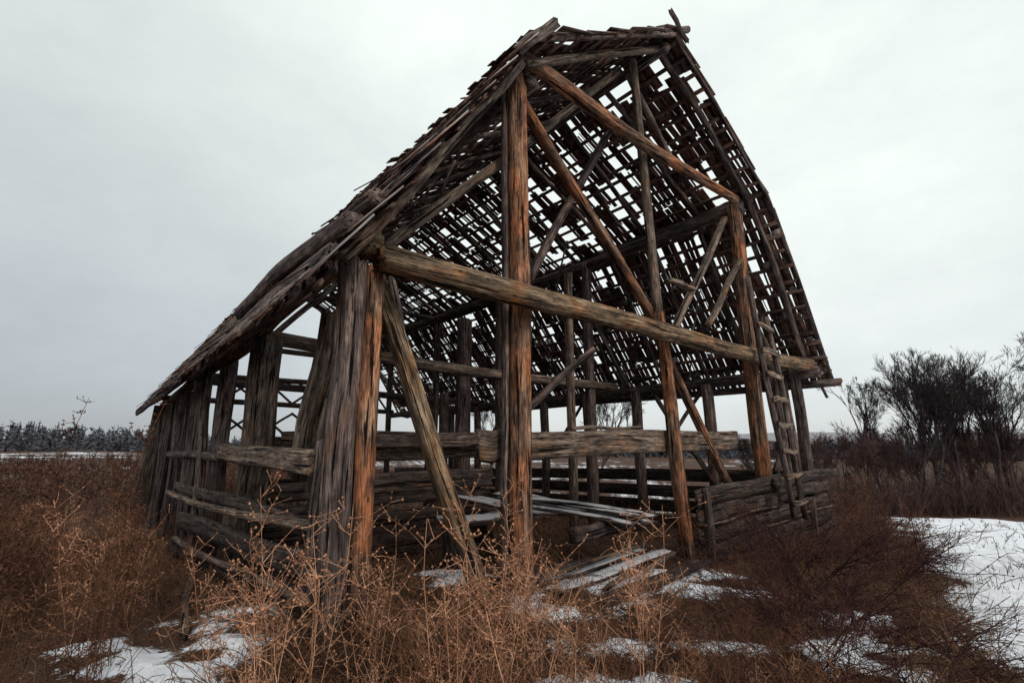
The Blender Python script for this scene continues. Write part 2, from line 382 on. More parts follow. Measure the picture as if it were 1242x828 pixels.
# --- inner frames
for d in (4.3, 8.2, 12.2, 16.2, 20.0):
    zt = 3.1
    sd = 14 if d < 9 else 10
    gz = -.1-.085*d
    for s in (1.95, 8.05):
        if (d > 19 and s < 5) or s > 5: one('post', 'dark', (s, d, gz-.3), (s, d, 6.5), .12, sq=4, sides=sd)
    if d < 19: one('post', 'dark', (10.15, d, gz-.6), (10.1, d, 2.95), .13, sq=4, sides=sd)
    if d in (12.2, 20.0): one('tie_beam', 'dark', (-.1, d, zt+.2), (10.1, d, zt), .12, sq=2.6, sides=sd, tint=.35)
    if d in (12.2,): one('collar_beam', 'dark', (1.9, d, 6.4), (8.1, d, 6.4), .085, sq=2.6, sides=sd, tint=.3)
    one('brace', 'dark', (.1, d+.1, 3.2), (1.9, d+.1, 5.3), .05, sq=3, sides=8)
    one('brace', 'dark', (9.9, d+.1, 3.1), (8.1, d+.1, 5.2), .05, sq=3, sides=8)
    one('brace', 'dark', (2.0, d+.1, 6.3), (4.3, d+.1, 8.4), .045, sq=3, sides=8)
one('tie_beam', 'grey', (-.1, 4.3, 3.22), (9.0, 4.2, 3.0), .115, sq=2.5, tint=.55, sides=20, groove=.12, segs=30, bow=-.08)
one('post', 'grey', (6.42, 3.5, -.6), (6.45, 3.5, 5.6), .09, .1, sq=4, tint=.5, sides=18, groove=.1)
one('post', 'dark', (5.6, 6.7, -.8), (5.6, 6.7, 4.9), .2, .17, sq=4, tint=.4, sides=18)
one('post', 'dark', (3.6, 8.2, -.9), (3.6, 8.2, 3.2), .12, sq=4)
one('post', 'dark', (7.2, 10.2, -.9), (7.2, 10.2, 3.2), .14, sq=4)
# right wall posts between the frames, with knee braces
for d in (2.1, 6.2, 10.2, 14.2):
    one('post', 'dark', (10.2, d, -1.0), (10.1, d, 3.0), .14, .12, sq=4, sides=14)
    one('brace', 'dark', (10.1, d+.1, 2.9), (10.1, d+1.5, 1.2), .05, sq=3, sides=8)
one('brace', 'dark', (10.0, 3.6, 2.8), (10.1, 1.6, -.2), .06, sq=3, sides=10)
# --- back gable, open above, with rails and crossed braces
gzb = -1.7
for s in (6.6,): one('post', 'dark', (s, 20.1, gzb-.2), (s, 20.1, 6.2), .09, sq=4, sides=10)
for z in (4.35, 5.75): one('rail', 'dark', (.9 if z < 5 else 1.6, 20.1, z), (9.1 if z < 5 else 8.5, 20.1, z), .13, sq=4, sides=10)
for s in (2.0, 3.5, 5.0, 6.6):
    for z0 in (1.7, 3.3):
        one('brace', 'dark', (s, 20.2, z0), (s+1.5, 20.2, z0+1.1), .055, sq=3, sides=8)
        one('brace', 'dark', (s, 20.15, z0+1.15), (s+1.5, 20.15, z0), .055, sq=3, sides=8)

def boards(nme, mat, lst, th=.028, parent=None):
    for (p0, p1, w) in lst:
        p0, p1 = W(*p0), W(*p1); ax = (p1-p0).normalized()
        n = Vector((0, 0, 1)).cross(ax).normalized()
        m = MB(); m.beam(p0, p1, th, w, sq=12, sides=8, groove=.03, wob=.014, tint=rng.uniform(.35, .75), ragged=.05, segs=18)
        m.build(nme, M[mat], parent or barn)
# --- left wall: long sprung boards
boards('wall_board', 'board', [
    ((-.10, .35, .72), (-.45, 8.8, .62), .09), ((-.16, .35, .40), (-.5, 7.2, .10), .15),
    ((-.2, .3, .12), (-.62, 7.0, -.35), .12), ((-.25, .3, -.12), (-.7, 6.8, -.72), .10)])
one('wall_board', 'grey', (-.22, .42, .80), (-.55, 8.6, .50), .06, .05, sq=3, tint=.85, sides=16, bow=-.10)
one('wall_board', 'grey', (-.26, .35, .20), (-.62, 6.6, -.12), .05, .035, sq=4, tint=.75, sides=12, bow=-.06)
one('wall_board', 'grey', (-.30, .9, -.18), (-.75, 6.9, -.70), .04, .04, sq=4, tint=.8, sides=12, bow=-.04)
one('wall_rail', 'grey', (-.2, .62, 1.36), (-.28, 5.0, 1.40), .10, .12, sq=5, tint=.7, bow=-.03, **big)
one('wall_rail', 'dark', (-.2, 5.3, 1.3), (-.2, 13, 1.2), .10, .08, sq=4, tint=.5)
one('post', 'dark', (-.22, .56, -.1), (-.22, .56, 1.55), .05, .09, sq=6)
# left wall posts
one('post', 'grey', (-.05, 4.05, -.6), (.0, 3.95, 3.15), .20, .21, sq=4.5, tint=.38, **big)
one('post', 'dark', (.0, 6.9, -.8), (.0, 6.9, 3.15), .14, .16, sq=4.5, tint=.6, **big)
one('post', 'grey', (-.42, 5.6, -.7), (-.2, 8.0, 3.1), .085, .085, sq=2.5, tint=.35, bow=.1, sides=18)
one('post', 'dark', (.0, 10.2, -1.1), (.0, 10.2, 3.05), .2, .2, sq=4, tint=.4)
one('post', 'dark', (.0, 13.4, -1.3), (.0, 13.4, 3.05), .2, .2, sq=4, tint=.5)
one('post', 'dark', (.0, 16.8, -1.6), (.0, 16.8, 3.0), .2, .2, sq=4)
one('corner_post', 'grey', (-.35, 20.1, -2.0), (.0, 20.0, 2.95), .28, .26, sq=4, tint=.35)
d = 8.6
while d < 19.8:   # upright boards closing the far half of the left wall
    w = rng.uniform(.09, .17)
    if rng.random() < .42:
        m = MB(); m.beam(W(-.12, d, -1.5), W(-.1, d+rng.uniform(-.1, .1), rng.uniform(2.5, 3.0)), w, .02, sq=9, sides=8, up=Vector((-G[0], -G[1], 0)))
        m.build('wall_board', M['dark'], barn)
    d += 2*w+rng.choice([.03, .06, .3], p=[.5, .3, .2])
# --- cross wall of laid timbers inside, and the breast planks
zs = 1.52
for i in range(10):
    if i == 2: zs -= .2; continue
    w = rng.uniform(.075, .115); zs -= 2*w+.02
    if i == 0: zs = 1.5
    m = MB(); m.beam(W(.2, 4.0+rng.uniform(-.05, .05), zs), W(4.35+rng.uniform(-.2, .2), 4.0, zs+rng.uniform(-.04, .04)), .07, w, sq=5, sides=14, tint=rng.uniform(.3, .65), wob=.015)
    m.build('wall_board', M['board' if i else 'grey'], barn)
one('wall_board', 'board', (.3, 3.8, 1.56), (4.4, 3.75, 1.60), .03, .14, sq=9, tint=.6, sides=14)
one('wall_board', 'grey', (1.95, .22, 1.50), (7.45, .2, 1.58), .03, .17, sq=9, tint=.52, sides=18, groove=.05, segs=24)
one('wall_board', 'grey', (1.45, .3, 1.50), (2.0, .28, 1.50), .035, .18, sq=9, tint=.4, sides=12)
one('wall_board', 'grey', (3.0, .3, 1.72), (4.55, .3, 1.76), .03, .025, sq=6, tint=.6, sides=10)
one('wall_board', 'dark', (7.3, .5, 1.5), (10.4, .5, 1.45), .03, .11, sq=9, tint=.5)
# --- right half of the gable: wide low boards
boards('wall_board', 'board', [
    ((5.25, -.16, .68), (8.35, -.16, .80), .135), ((7.9, -.24, .80), (11.5, -.2, .86), .10), ((5.3, -.15, .40), (8.3, -.15, .49), .135),
    ((8.1, -.18, .56), (10.9, -.15, .58), .125), ((5.3, -.12, .12), (10.9, -.12, .27), .135), ((5.35, -.15, -.17), (10.9, -.15, -.02), .14),
    ((5.45, -.2, -.46), (11.0, -.18, -.30), .14), ((5.6, -.26, -.70), (10.6, -.2, -.56), .10)], .03)
one('wall_board', 'grey', (5.35, -.22, .30), (7.9, -.22, .38), .022, .02, sq=4, tint=.9, sides=8)
one('wall_board', 'grey', (7.4, -.24, .08), (10.9, -.2, .16), .02, .02, sq=4, tint=.95, sides=8)
one('post', 'dark', (5.42, -.24, -.7), (5.42, -.24, .82), .05, .05, sq=6)
one('post', 'dark', (9.6, -.26, -.8), (9.6, -.26, .4), .05, .05, sq=6)
# right long wall, low boards
for z in (.75, .35, -.05, -.45):
    m = MB(); m.beam(W(10.35, .2, z), W(10.3, 19.8, z-.7), .03, .16, sq=9, sides=10, segs=26, tint=rng.uniform(.3, .6)); m.build('wall_board', M['board'], barn)

# --- roof: four slopes; each has a mesh of riven shingles and its own laths
def sag(u, d): return -.10*math.sin(PI*clamp(d/20, 0, 1))*u
SL = {  # eave point, top point (s,z)
 'lower_left': ((-.72, 2.72), (1.72, 6.50)), 'upper_left': ((1.66, 6.44), (5.02, 8.64)),
 'lower_right': ((10.92, 2.82), (8.24, 6.72)), 'upper_right': ((8.28, 6.68), (4.98, 8.64))}
def roof_slope(key, miss):
    (s0, z0), (s1, z1) = SL[key]
    L = math.hypot(s1-s0, z1-z0); us, uz = (s1-s0)/L, (z1-z0)/L
    left = s1 > s0
    ns, nzv = (-uz, us) if left else (uz, -us)     # outward normal
    U = Vector((us*G[0], us*G[1], uz)); N = Vector((ns*G[0], ns*G[1], nzv))
    def P(u, d, off):
        bend = .05*nz(u*1.2, d*.35, hash(key) % 7 if False else len(key))
        return W(s0+us*u, d, z0+uz*u)+N*(off+bend)
    # shingles
    m = MB(); course = .62; c = 0; u = -.06
    AX = Vector((D[0], D[1], 0))
    while u < L-.12:
        d = -.56+rng.uniform(-.035, .02); first = True
        while d < 20.45:
            w = rng.uniform(.07, .21)
            p = miss(u/L, d)+.34*nz(d*.55, u*.8, len(key)*3.1)+.26*nz(d*2.2, c*1.7, len(key)*5.3)
            if rng.random() > p or (first and rng.random() < .85):
                ln = rng.uniform(.60, .86)*(1.25 if key == 'lower_left' else 1); v0 = u+rng.uniform(-.05, .05)
                v1 = min(v0+ln, L+.06)
                sk = rng.uniform(-.03, .03)
                a0 = P(v0, d+w/2, .085+rng.uniform(0, .03)+(rng.uniform(.03, .12) if key == 'lower_left' and rng.random() < .08 else 0)); a1 = P(v1, d+w/2+sk, .045)
                hw = w/2-rng.choice([.002, .008, .028], p=[.5, .3, .2])
                t = .008
                off = rng.uniform(0, 60, 3); tint = clamp(rng.normal(.5, .22), 0, 1)
                vs = []; gs = []
                for q, pp in enumerate((a0, a1)):
                    for (e, f_) in ((-hw, -t), (hw, -t), (hw, t), (-hw, t)):
                        jj = rng.uniform(-.02, .02)
                        vs.append(pp+AX*e+N*f_+U*jj); gs.append((e+off[0], f_+off[1], q*ln+off[2]))
                m.add(np.array(vs), [[0, 3, 2, 1], [4, 5, 6, 7], [0, 1, 5, 4], [1, 2, 6, 5], [2, 3, 7, 6], [3, 0, 4, 7]], np.array(gs), tint)
            d += w; first = False
        u += course; c += 1
    r = m.build('roof_slope', M['roofw'], barn)
    # laths under the shingles
    u = .06; i = 0
    while u < L:
        j = rng.uniform(-.03, .03)
        cut = rng.uniform(5, 15)
        m = MB()
        m.beam(P(u+j, -.5+rng.uniform(-.08, .06), .012), P(u+j+rng.uniform(-.04, .04), cut, .012), .042, .02, sq=5, sides=8, segs=20, wob=.012, up=N, tint=rng.uniform(.3, .8))
        m.beam(P(u-j, cut-.3, .014), P(u+rng.uniform(-.04, .04), 20.4, .014), .042, .02, sq=5, sides=8, segs=16, wob=.012, up=N, tint=rng.uniform(.3, .8))
        m.build('lath', M['lath'], r)
        u += rng.uniform(.29, .36)
    return r
r1 = roof_slope('lower_left', lambda u, d: .04+.12*u)
r2 = roof_slope('upper_left', lambda u, d: .11)
r3 = roof_slope('lower_right', lambda u, d: -.07+.10*u+.17*clamp((d-3)/8, 0, 1))
r4 = roof_slope('upper_right', lambda u, d: 2 if (.55 < d < 1.15 and .72 < u < .93) else .05+.16*clamp(d/10, 0, 1)+(.24 if 1.8 < d < 6 and u < .55 else 0))
for (s_, z_, d_, ln_, a_) in ((9.2, 5.2, 1.6, 1.2, .2), (6.6, 7.5, 2.6, 1.0, -.3), (7.4, 7.0, 4.4, 1.4, .25), (9.6, 4.6, 5.2, 1.1, -.2), (3.0, 7.2, 3.4, .9, .3), (10.3, 3.7, 2.6, .9, .1), (8.8, 5.7, 7.2, 1.3, .2), (6.0, 7.8, 5.8, .9, -.4)):
    one('batten', 'dark', (s_, d_, z_), (s_-.35*a_, d_+a_*1.5, z_-ln_), .03, .014, sq=6, sides=8, tint=.6)
r1['label'] = 'steep lower roof slope on the left, shingles seen from outside'
# heavy weathered logs and boards lying along the left eave
one('eave_log', 'dark', (-.42, -.36, 3.42), (-.50, 3.4, 3.36), .11, .10, sq=2.6, tint=.55, bow=.05, **big)
one('eave_log', 'dark', (-.22, -.42, 3.68), (-.28, 3.0, 3.66), .09, .08, sq=2.8, tint=.7, bow=.03, **big)
one('eave_board', 'dark', (-.55, -.35, 3.05), (-.60, 9.5, 2.95), .05, .15, sq=6, tint=.45, sides=16, groove=.12, segs=30)
one('eave_board', 'dark', (-.66, -.15, 2.88), (-.72, 11, 2.76), .04, .12, sq=6, tint=.6, sides=16, groove=.12, segs=30)
one('eave_board', 'dark', (-.74, 7.0, 2.80), (-.78, 20.6, 2.68), .06, .13, sq=6, tint=.45, sides=16, groove=.12, segs=30)
one('eave_board', 'grey', (-.40, 2.0, 3.42), (-.5, 8.5, 3.30), .03, .10, sq=6, tint=.35, sides=14)
one('eave_board', 'dark', (10.7, -.75, 2.86), (10.75, 12, 2.8), .05, .09, sq=6, tint=.4, sides=12)
one('eave_board', 'grey', (10.2, -.42, 3.05), (11.3, -.42, 3.18), .03, .05, sq=5, tint=.4, sides=10)
one('eave_board', 'dark', (10.75, -.3, 3.0), (10.95, -.35, 2.55), .03, .03, sq=5, tint=.4, sides=8)
for i in range(6):  # broken rake boards sticking out past the near edge
    pass
one('rake_board', 'dark', (10.98, -.52, 2.80), (8.34, -.52, 6.66), .02, .06, sq=6, sides=10, segs=12)
one('rake_board', 'dark', (8.40, -.52, 6.62), (5.02, -.52, 8.66), .02, .05, sq=6, sides=10, segs=10)
one('rake_board', 'dark', (1.35, -.5, 6.1), (2.0, -.55, 6.9), .03, .07, sq=6, sides=10)
one('rake_board', 'dark', (1.6, -.45, 6.50), (5.1, -.5, 8.68), .03, .05, sq=6, sides=10)
one('rake_board', 'dark', (4.5, -.5, 8.4), (5.5, -.55, 9.0), .035, .06, sq=6, sides=10)
one('rake_board', 'dark', (5.3, -.6, 8.55), (4.8, -.6, 8.9), .035, .05, sq=6, sides=10)

# ================================================================ LADDER
lad = empty('ladder', W(7.5, -.6, -.4), 'old pole ladder with flat rungs leaning against the tie beam on the right', 'ladder')
LA, LB = ((7.62, -.62, .22), (7.06, -.48, 4.55)), ((8.15, -.62, .18), (7.72, -.5, 3.9))
for a, b_ in (LA, LB):
    m = MB(); m.beam(W(*a), W(*b_), .042, .05, sq=3, sides=14, groove=.1, tint=.55); m.build('rail', M['dark'], lad)
for i in range(9):
    t = .06+i*.105
    p = [LA[0][j]+(LA[1][j]-LA[0][j])*t for j in range(3)]; zq = p[2]
    t2 = (zq-LB[0][2])/(LB[1][2]-LB[0][2])
    if t2 > 1: continue
    q = [LB[0][j]+(LB[1][j]-LB[0][j])*clamp(t2, 0, 1) for j in range(3)]
    m = MB(); m.beam(W(p[0]-.06, p[1]-.06, zq), W(q[0]+.06, q[1]-.06, zq+rng.uniform(-.05, .03)), .018, .05, sq=5, sides=12, tint=.7, up=Vector((0, 0, 1)))
    m.build('rung', M['grey'], lad)

# ================================================================ FALLEN PLANKS
def plank(label, mat, p0, p1, w, th=.02, tint=.6, group='fallen planks inside and before the barn'):
    m = MB(); p0, p1 = W(*p0), W(*p1)
    m.beam(p0, p1, w, th, sq=8, sides=12, groove=.06, wob=.012, tint=tint, up=Vector((0, 0, 1)), ragged=.06)
    return tag(m.build('loose_plank', M[mat], None, origin=p0), label, 'plank', group)
stack = [((4.15, .2, .40), (3.75, 3.5, .52)), ((4.45, .1, .41), (4.2, 3.4, .50)), ((4.75, .3, .42), (4.6, 3.2, .5)), ((4.3, .2, .46), (4.5, 3.3, .57)), ((4.6, .4, .49), (4.0, 3.2, .60)), ((3.5, 1.2, .46), (3.3, 3.6, .56))]
stl = ['lowest left plank of the snow-dusted stack inside the barn', 'lowest middle plank of the snow-dusted stack inside the barn', 'lowest right plank of the snow-dusted stack inside the barn',
       'upper plank lying slantwise on the stack inside the barn', 'topmost plank of the snow-dusted stack inside the barn', 'short plank lying left of the stack inside the barn']
for (a, b_), l in zip(stack, stl): plank(l, 'snowy', a, b_, .12, .02, .7)
for i, d in enumerate((.7, 2.9)):
    m = MB(); m.beam(W(3.4, d, .27), W(5.0, d, .29), .09, .11, sq=4, sides=12)
    tag(m.build('support_log', M['dark'], None, origin=W(3.3, d, 0)), ['dark squared log carrying the near end of the plank stack', 'dark squared log carrying the far end of the plank stack'][i], 'log')
bx_ = MB(); bx_.beam(W(2.1, 2.2, .42), W(3.3, 1.6, .42), .30, .025, sq=9, sides=12, tint=.9, up=Vector((0, 0, 1)))
bo = empty('bench', W(2.7, 1.9, -.2), 'low plank bench with a pale top behind the tall orange post', 'bench')
bx_.build('bench_top', M['snowy'], bo)
for q in ((2.3, 2.1), (3.1, 1.7)):
    m = MB(); m.beam(W(q[0], q[1], -.25), W(q[0], q[1], .395), .06, .2, sq=8, sides=12); m.build('leg', M['dark'], bo)
ramp_ = [((1.9, .45, .02), (5.0, .62, .10), .11, 'board'), ((2.1, -.22, .02), (4.9, .18, .07), .12, 'snowy'), ((2.0, .12, .02), (4.6, .42, .08), .10, 'snowy'),
         ((2.3, -.75, .0), (4.8, -.45, .03), .12, 'board'), ((1.8, -.05, .10), (4.3, .30, .17), .035, 'grey'), ((2.6, -.5, .05), (4.6, -.15, .10), .03, 'grey')]
rl = ['dark plank on the ground, rearmost of those between the posts', 'snowy plank on the ground between the posts, second from the front', 'snowy plank on the ground between the posts, third from the front',
      'dark plank on the ground, nearest of those between the posts', 'thin grey batten lying on the rear planks between the posts', 'thin dark batten lying on the front planks between the posts']
for (a, b_, w, mt), l in zip(ramp_, rl):
    a = (a[0], a[1], a[2]+ground(*W(*a)[:2])+.05); b_ = (b_[0], b_[1], b_[2]+ground(*W(*b_)[:2])+.12)
    plank(l, mt, a, b_, w, .02, .65)
plank('grey pole lying on the ground left of the barn wall', 'grey', (-1.1, 1.0, ground(*W(-1.1, 1, 0)[:2])+.08), (-.6, 4.2, ground(*W(-.6, 4.2, 0)[:2])+.12), .035, .035, .85)

# ================================================================ PLANTS
def poly(p, dirv, L, n, r0, r1, curve=.15, droop=0):
    p = np.array(p, float); d_ = np.array(dirv, float); d_ /= np.linalg.norm(d_)
    pts = [p.copy()]
    for i in range(n-1):
        d_ = d_+rng.normal(size=3)*curve+np.array([0, 0, -droop]); d_ /= np.linalg.norm(d_)
        p = p+d_*L/(n-1); pts.append(p.copy())
    return np.array(pts), np.linspace(r0, r1, n)
def weed(h, ns, spread, nb, node_r=.006, r=.0032, sub=2, bl=.35, droop=0, leaf=0):
    """a many-stemmed dry weed: zigzag stems, side twigs and sub-twigs carrying seed heads"""
    P = []; S = []
    for i in range(ns):
        a = rng.uniform(0, 2*PI); sp = spread*rng.uniform(.2, 1)
        b0 = np.array([rng.normal()*.06, rng.normal()*.06, -.03])
        hh = h*rng.uniform(.6, 1.08)
        st = poly(b0, (math.cos(a)*sp, math.sin(a)*sp, 1), hh, 9, r, r*.4, .055, droop)
        P.append(st)
        for k_ in range(nb):
            t = rng.uniform(.22, 1); q = t*8; i0 = min(7, int(q)); base = st[0][i0]*(1-(q-i0))+st[0][i0+1]*(q-i0)
            a2 = rng.uniform(0, 2*PI); up = rng.uniform(.4, 1.3)
            br = poly(base, (math.cos(a2), math.sin(a2), up), bl*h*rng.uniform(.25, 1)*(1.15-t*.6), 5, r*.6, r*.3, .10, droop*.6)
            P.append(br)
            for _ in range(sub):
                j = rng.integers(1, 5); a3 = rng.uniform(0, 2*PI)
                tw = poly(br[0][j], (math.cos(a3), math.sin(a3), rng.uniform(0, 1.2)), bl*h*.3*rng.uniform(.3, 1), 3, r*.4, r*.28, .2)
                P.append(tw); S.append(tw[0][-1])
                if rng.random() < .6: S.append(tw[0][1])
            S.append(br[0][-1]); S.append(br[0][3])
    S = np.array(S)
    return P, S
def plant_proto(stemmat, seedmat, P, S, node_r, leaf=0, names=('stems', 'seed_heads')):
    V, F = tubes(P, 3); me = mesh_from(names[0], V, [F], stemmat)
    if leaf: V2, F2 = leaves(S, leaf)
    else: V2, F2 = nodules(S, rng.uniform(.5, 1.3, len(S))*node_r)
    me2 = mesh_from(names[1], V2, [F2], seedmat)
    return me, me2, names
def place(name, proto, x, y, sc, label, cat, group, dz=0, tilt=(0, 0)):
    e = empty(name, (x, y, ground(x, y)+dz), label, cat, group)
    e.rotation_euler = (tilt[0], tilt[1], rng.uniform(0, 6.28)); e.scale = (sc, sc, sc*rng.uniform(.92, 1.08))
    for me, n in zip(proto[:2], proto[2]):
        c = bpy.data.objects.new(n, me); COL.objects.link(c); c.parent = e
        if n in ('seed_heads', 'leaves', 'buds'): c['kind'] = 'stuff'
    return e
wp = [plant_proto(M['weed'], M['weedseed'], *weed(1.0, 4, .28, 9, r=.0036, sub=2), .0068) for _ in range(5)]
wd = [plant_proto(M['weed2'], M['weed2'], *weed(1.0, 6, .38, 9, sub=2), .006) for _ in range(3)]
wt = [plant_proto(M['weed'], M['weedseed'], *weed(1.15, 3, .24, 11, r=.0042, sub=3, bl=.4), .008) for _ in range(3)]
bpz = [plant_proto(M['brown'], M['brownleaf'], *weed(1.2, 5, .16, 13, r=.0042, sub=3, bl=.22), .009, leaf=.013, names=('stems', 'leaves')) for _ in range(4)]
bps = plant_proto(M['brown'], M['brownleaf'], *weed(1.2, 1, .04, 20, r=.004, sub=3, bl=.14), .009, leaf=.012, names=('stems', 'leaves'))
# pale orange weeds in front of the open gable: (x, y, height, kind)
A_ = [(-1.18, 3.1, 1.15, 't'), (-1.45, 3.35, 1.1, 't'), (-.82, 3.0, .75, 'p'), (-1.0, 3.7, .95, 't'), (-1.65, 3.0, .6, 'p'), (-.6, 3.6, .55, 'p'),
      (-.30, 3.35, .6, 'p'), (-.1, 3.15, .65, 'p'), (.02, 3.7, 1.1, 't'), (.18, 3.5, .7, 'p'), (-.2, 3.9, .75, 'p'), (.12, 4.3, .8, 'p'), (-.42, 4.2, .6, 'p'),
      (.36, 3.2, .7, 'p'), (.62, 3.7, .6, 'p'), (.78, 3.3, 1.05, 't'), (-1.95, 3.6, .8, 't'), (-.35, 2.75, .7, 'p'), (.15, 2.7, .6, 'p'), (-.75, 2.6, .55, 'p'),
      (-1.2, 2.6, .6, 'p'), (.5, 2.8, .45, 'p'), (.9, 2.9, .45, 'p'), (1.15, 3.6, .5, 'p'), (1.45, 3.2, .4, 'p'), (-2.1, 4.2, .7, 't'), (-1.7, 3.9, .45, 'p'), (.4, 4.6, .6, 'p'),
      (-.12, 3.3, 1.18, 't'), (.10, 3.1, 1.1, 't'), (-.32, 3.0, 1.0, 't'), (.22, 3.85, 1.15, 't'), (-1.3, 2.9, 1.1, 't'), (.95, 3.9, .95, 't')]
for i in range(105):
    y = rng.uniform(2.45, 5.0); x = rng.uniform(-.66, .62)*y
    if abs(x+1.3) < .35 and y > 3.9: continue
    if -.72 < x/y < -.26 and y > 3.1: continue
    A_.append((x, y, rng.uniform(.25, .5) if x > .2*y or y > 4.0 or x < -.26*y else rng.uniform(.35, .62), 'p'))
for i, (x, y, h, kd) in enumerate(A_):
    pr = wt[i % 3] if kd == 't' else wd[i % 3] if (i > 27 and i % 5 < 4) else wp[i % 5]
    if x < -.7: lb, gp = 'dry orange weed with fine branching twigs before the left corner post', 'dry weeds before the left corner post'
    elif x < .6: lb, gp = 'dense dry orange weed below the tall orange post', 'dry weeds in the middle of the foreground'
    else: lb, gp = 'short dry orange weed before the low boarded wall', 'dry weeds before the boarded wall'
    place('dry_weed', pr, x, y, h, lb, 'weed', gp)
# dark leafy weeds at the left edge of the picture
Bx = [(-2.55, 3.15, .85), (-2.8, 3.4, .9), (-3.25, 3.2, 1.0), (-3.0, 3.9, .9), (-2.6, 2.6, .75), (-2.2, 2.9, .5), (-2.9, 3.0, 1.0), (-3.4, 3.6, 1.1), (-3.9, 3.5, 1.05), (-3.2, 4.3, 1.05), (-4.3, 4.4, 1.15), (-3.7, 5.0, 1.1), (-4.9, 4.9, 1.1), (-3.7, 5.6, .7), (-4.4, 5.8, 1.1),
      (-5.4, 5.6, 1.15), (-2.8, 3.6, .6), (-4.2, 6.6, .6), (-5.3, 6.9, 1.1), (-4.8, 7.8, .6), (-6.2, 6.6, 1.1), (-6.4, 8.0, 1.1), (-5.9, 9.0, .8), (-4.3, 8.0, .4), (-2.6, 4.7, .35),
      (-3.1, 2.7, .8), (-3.5, 2.9, .9)]
for i, (x, y, h) in enumerate(Bx):
    if y < 4.4: lb, gp = 'dark brown weed with shrivelled leaves standing in snow at the lower left', 'dark weeds at the lower left'
    else: lb, gp = 'tall brown weed with shrivelled leaves in the thick growth left of the barn', 'brown weeds left of the barn'
    place('brown_weed', bpz[i % 4], x, y, h, lb, 'weed', gp)
for i in range(16):
    y = rng.uniform(4.2, 9.5); x = -y*rng.uniform(.74, 1.0)
    place('dry_weed', (wt, wd)[i % 2][i % 3], x, y, rng.uniform(.9, 1.2), 'pale dry stalk standing out among the darker weeds left of the barn', 'weed', 'pale stalks among the weeds left of the barn')
# two tall stalks against the sky beside the far end of the left wall
for (x, y, h, lb) in ((-4.65, 5.6, 2.2, 'tall leafy stalk rising against the sky left of the roof end'), (-5.3, 5.5, 2.0, 'slender leafy stalk just left of the tallest stalk')):
    place('weed_stalk', bps, x, y, h, lb, 'weed', None)
# dark red arching shrubs at the lower right
def arch_shrub(n, L):
    P = []; S = []
    for i in range(n):
        a = rng.uniform(0, 2*PI); e = rng.uniform(.35, 1.3)
        st = poly((rng.normal()*.08, rng.normal()*.08, -.03), (math.cos(a), math.sin(a), e), L*rng.uniform(.6, 1.1), 11, .006, .0022, .06, .05)
        P.append(st)
        for _ in range(11):
            j = rng.integers(2, 10); dr = st[0][min(j+1, 10)]-st[0][j]; dr /= np.linalg.norm(dr)
            br = poly(st[0][j], dr+rng.normal(size=3)*.5+np.array([0, 0, .15]), L*.36*rng.uniform(.3, 1), 6, .0032, .0016, .10, .03)
            P.append(br)
            for _ in range(3):
                jj = rng.integers(1, 6); d2 = br[0][min(jj, 4)+1]-br[0][min(jj, 4)]; d2 /= np.linalg.norm(d2)
                tw = poly(br[0][jj], d2+rng.normal(size=3)*.6, L*.12*rng.uniform(.4, 1), 3, .002, .0013, .1)
                P.append(tw); S += [tw[0][-1], tw[0][1]]
    return P, np.array(S)
ap = [plant_proto(M['redtwig'], M['redtwig'], *arch_shrub(13, 1.35), .005, names=('branches', 'buds')) for _ in range(3)]
C_ = [(2.55, 4.3, 1.05), (3.15, 4.9, 1.25), (2.0, 3.7, .8), (3.3, 5.9, 1.3), (2.75, 3.7, .85), (4.0, 6.9, 1.4), (1.5, 3.2, .6), (3.6, 4.3, .7), (2.2, 4.9, .7), (1.0, 3.9, .5), (4.4, 8.0, 1.4), (5.6, 7.3, .9), (6.0, 8.2, 1.1), (2.1, 2.9, .5)]
for i, (x, y, h) in enumerate(C_):
    place('arching_shrub', ap[i % 3], x, y, h, 'dark red shrub with thin arching twigs spreading over the snow at lower right', 'shrub', 'dark red shrubs at the lower right')
place('arching_shrub', ap[1], 8.0, 6.9, 1.0, 'dark twiggy shrub cut by the right edge of the picture', 'shrub', None)
# brush close round the barn's right side
D_ = [(5.6, 8.3, 1.0), (6.4, 9.4, 1.1), (5.9, 7.4, .8), (7.3, 10.4, 1.15), (8.2, 11.6, 1.1), (9.0, 13.2, 1.1), (6.9, 8.7, .8), (7.9, 12.2, 1.2), (5.4, 7.0, .4), (5.2, 6.0, .45), (8.3, 10.2, .8), (9.8, 14.6, 1.2), (4.6, 5.6, .4)]
for i, (x, y, h) in enumerate(D_):
    place('brown_weed', bpz[(i+1) % 4], x, y, h, "brown weed crowding the snow beside the barn's right corner", 'weed', "brown weeds at the barn's right corner")

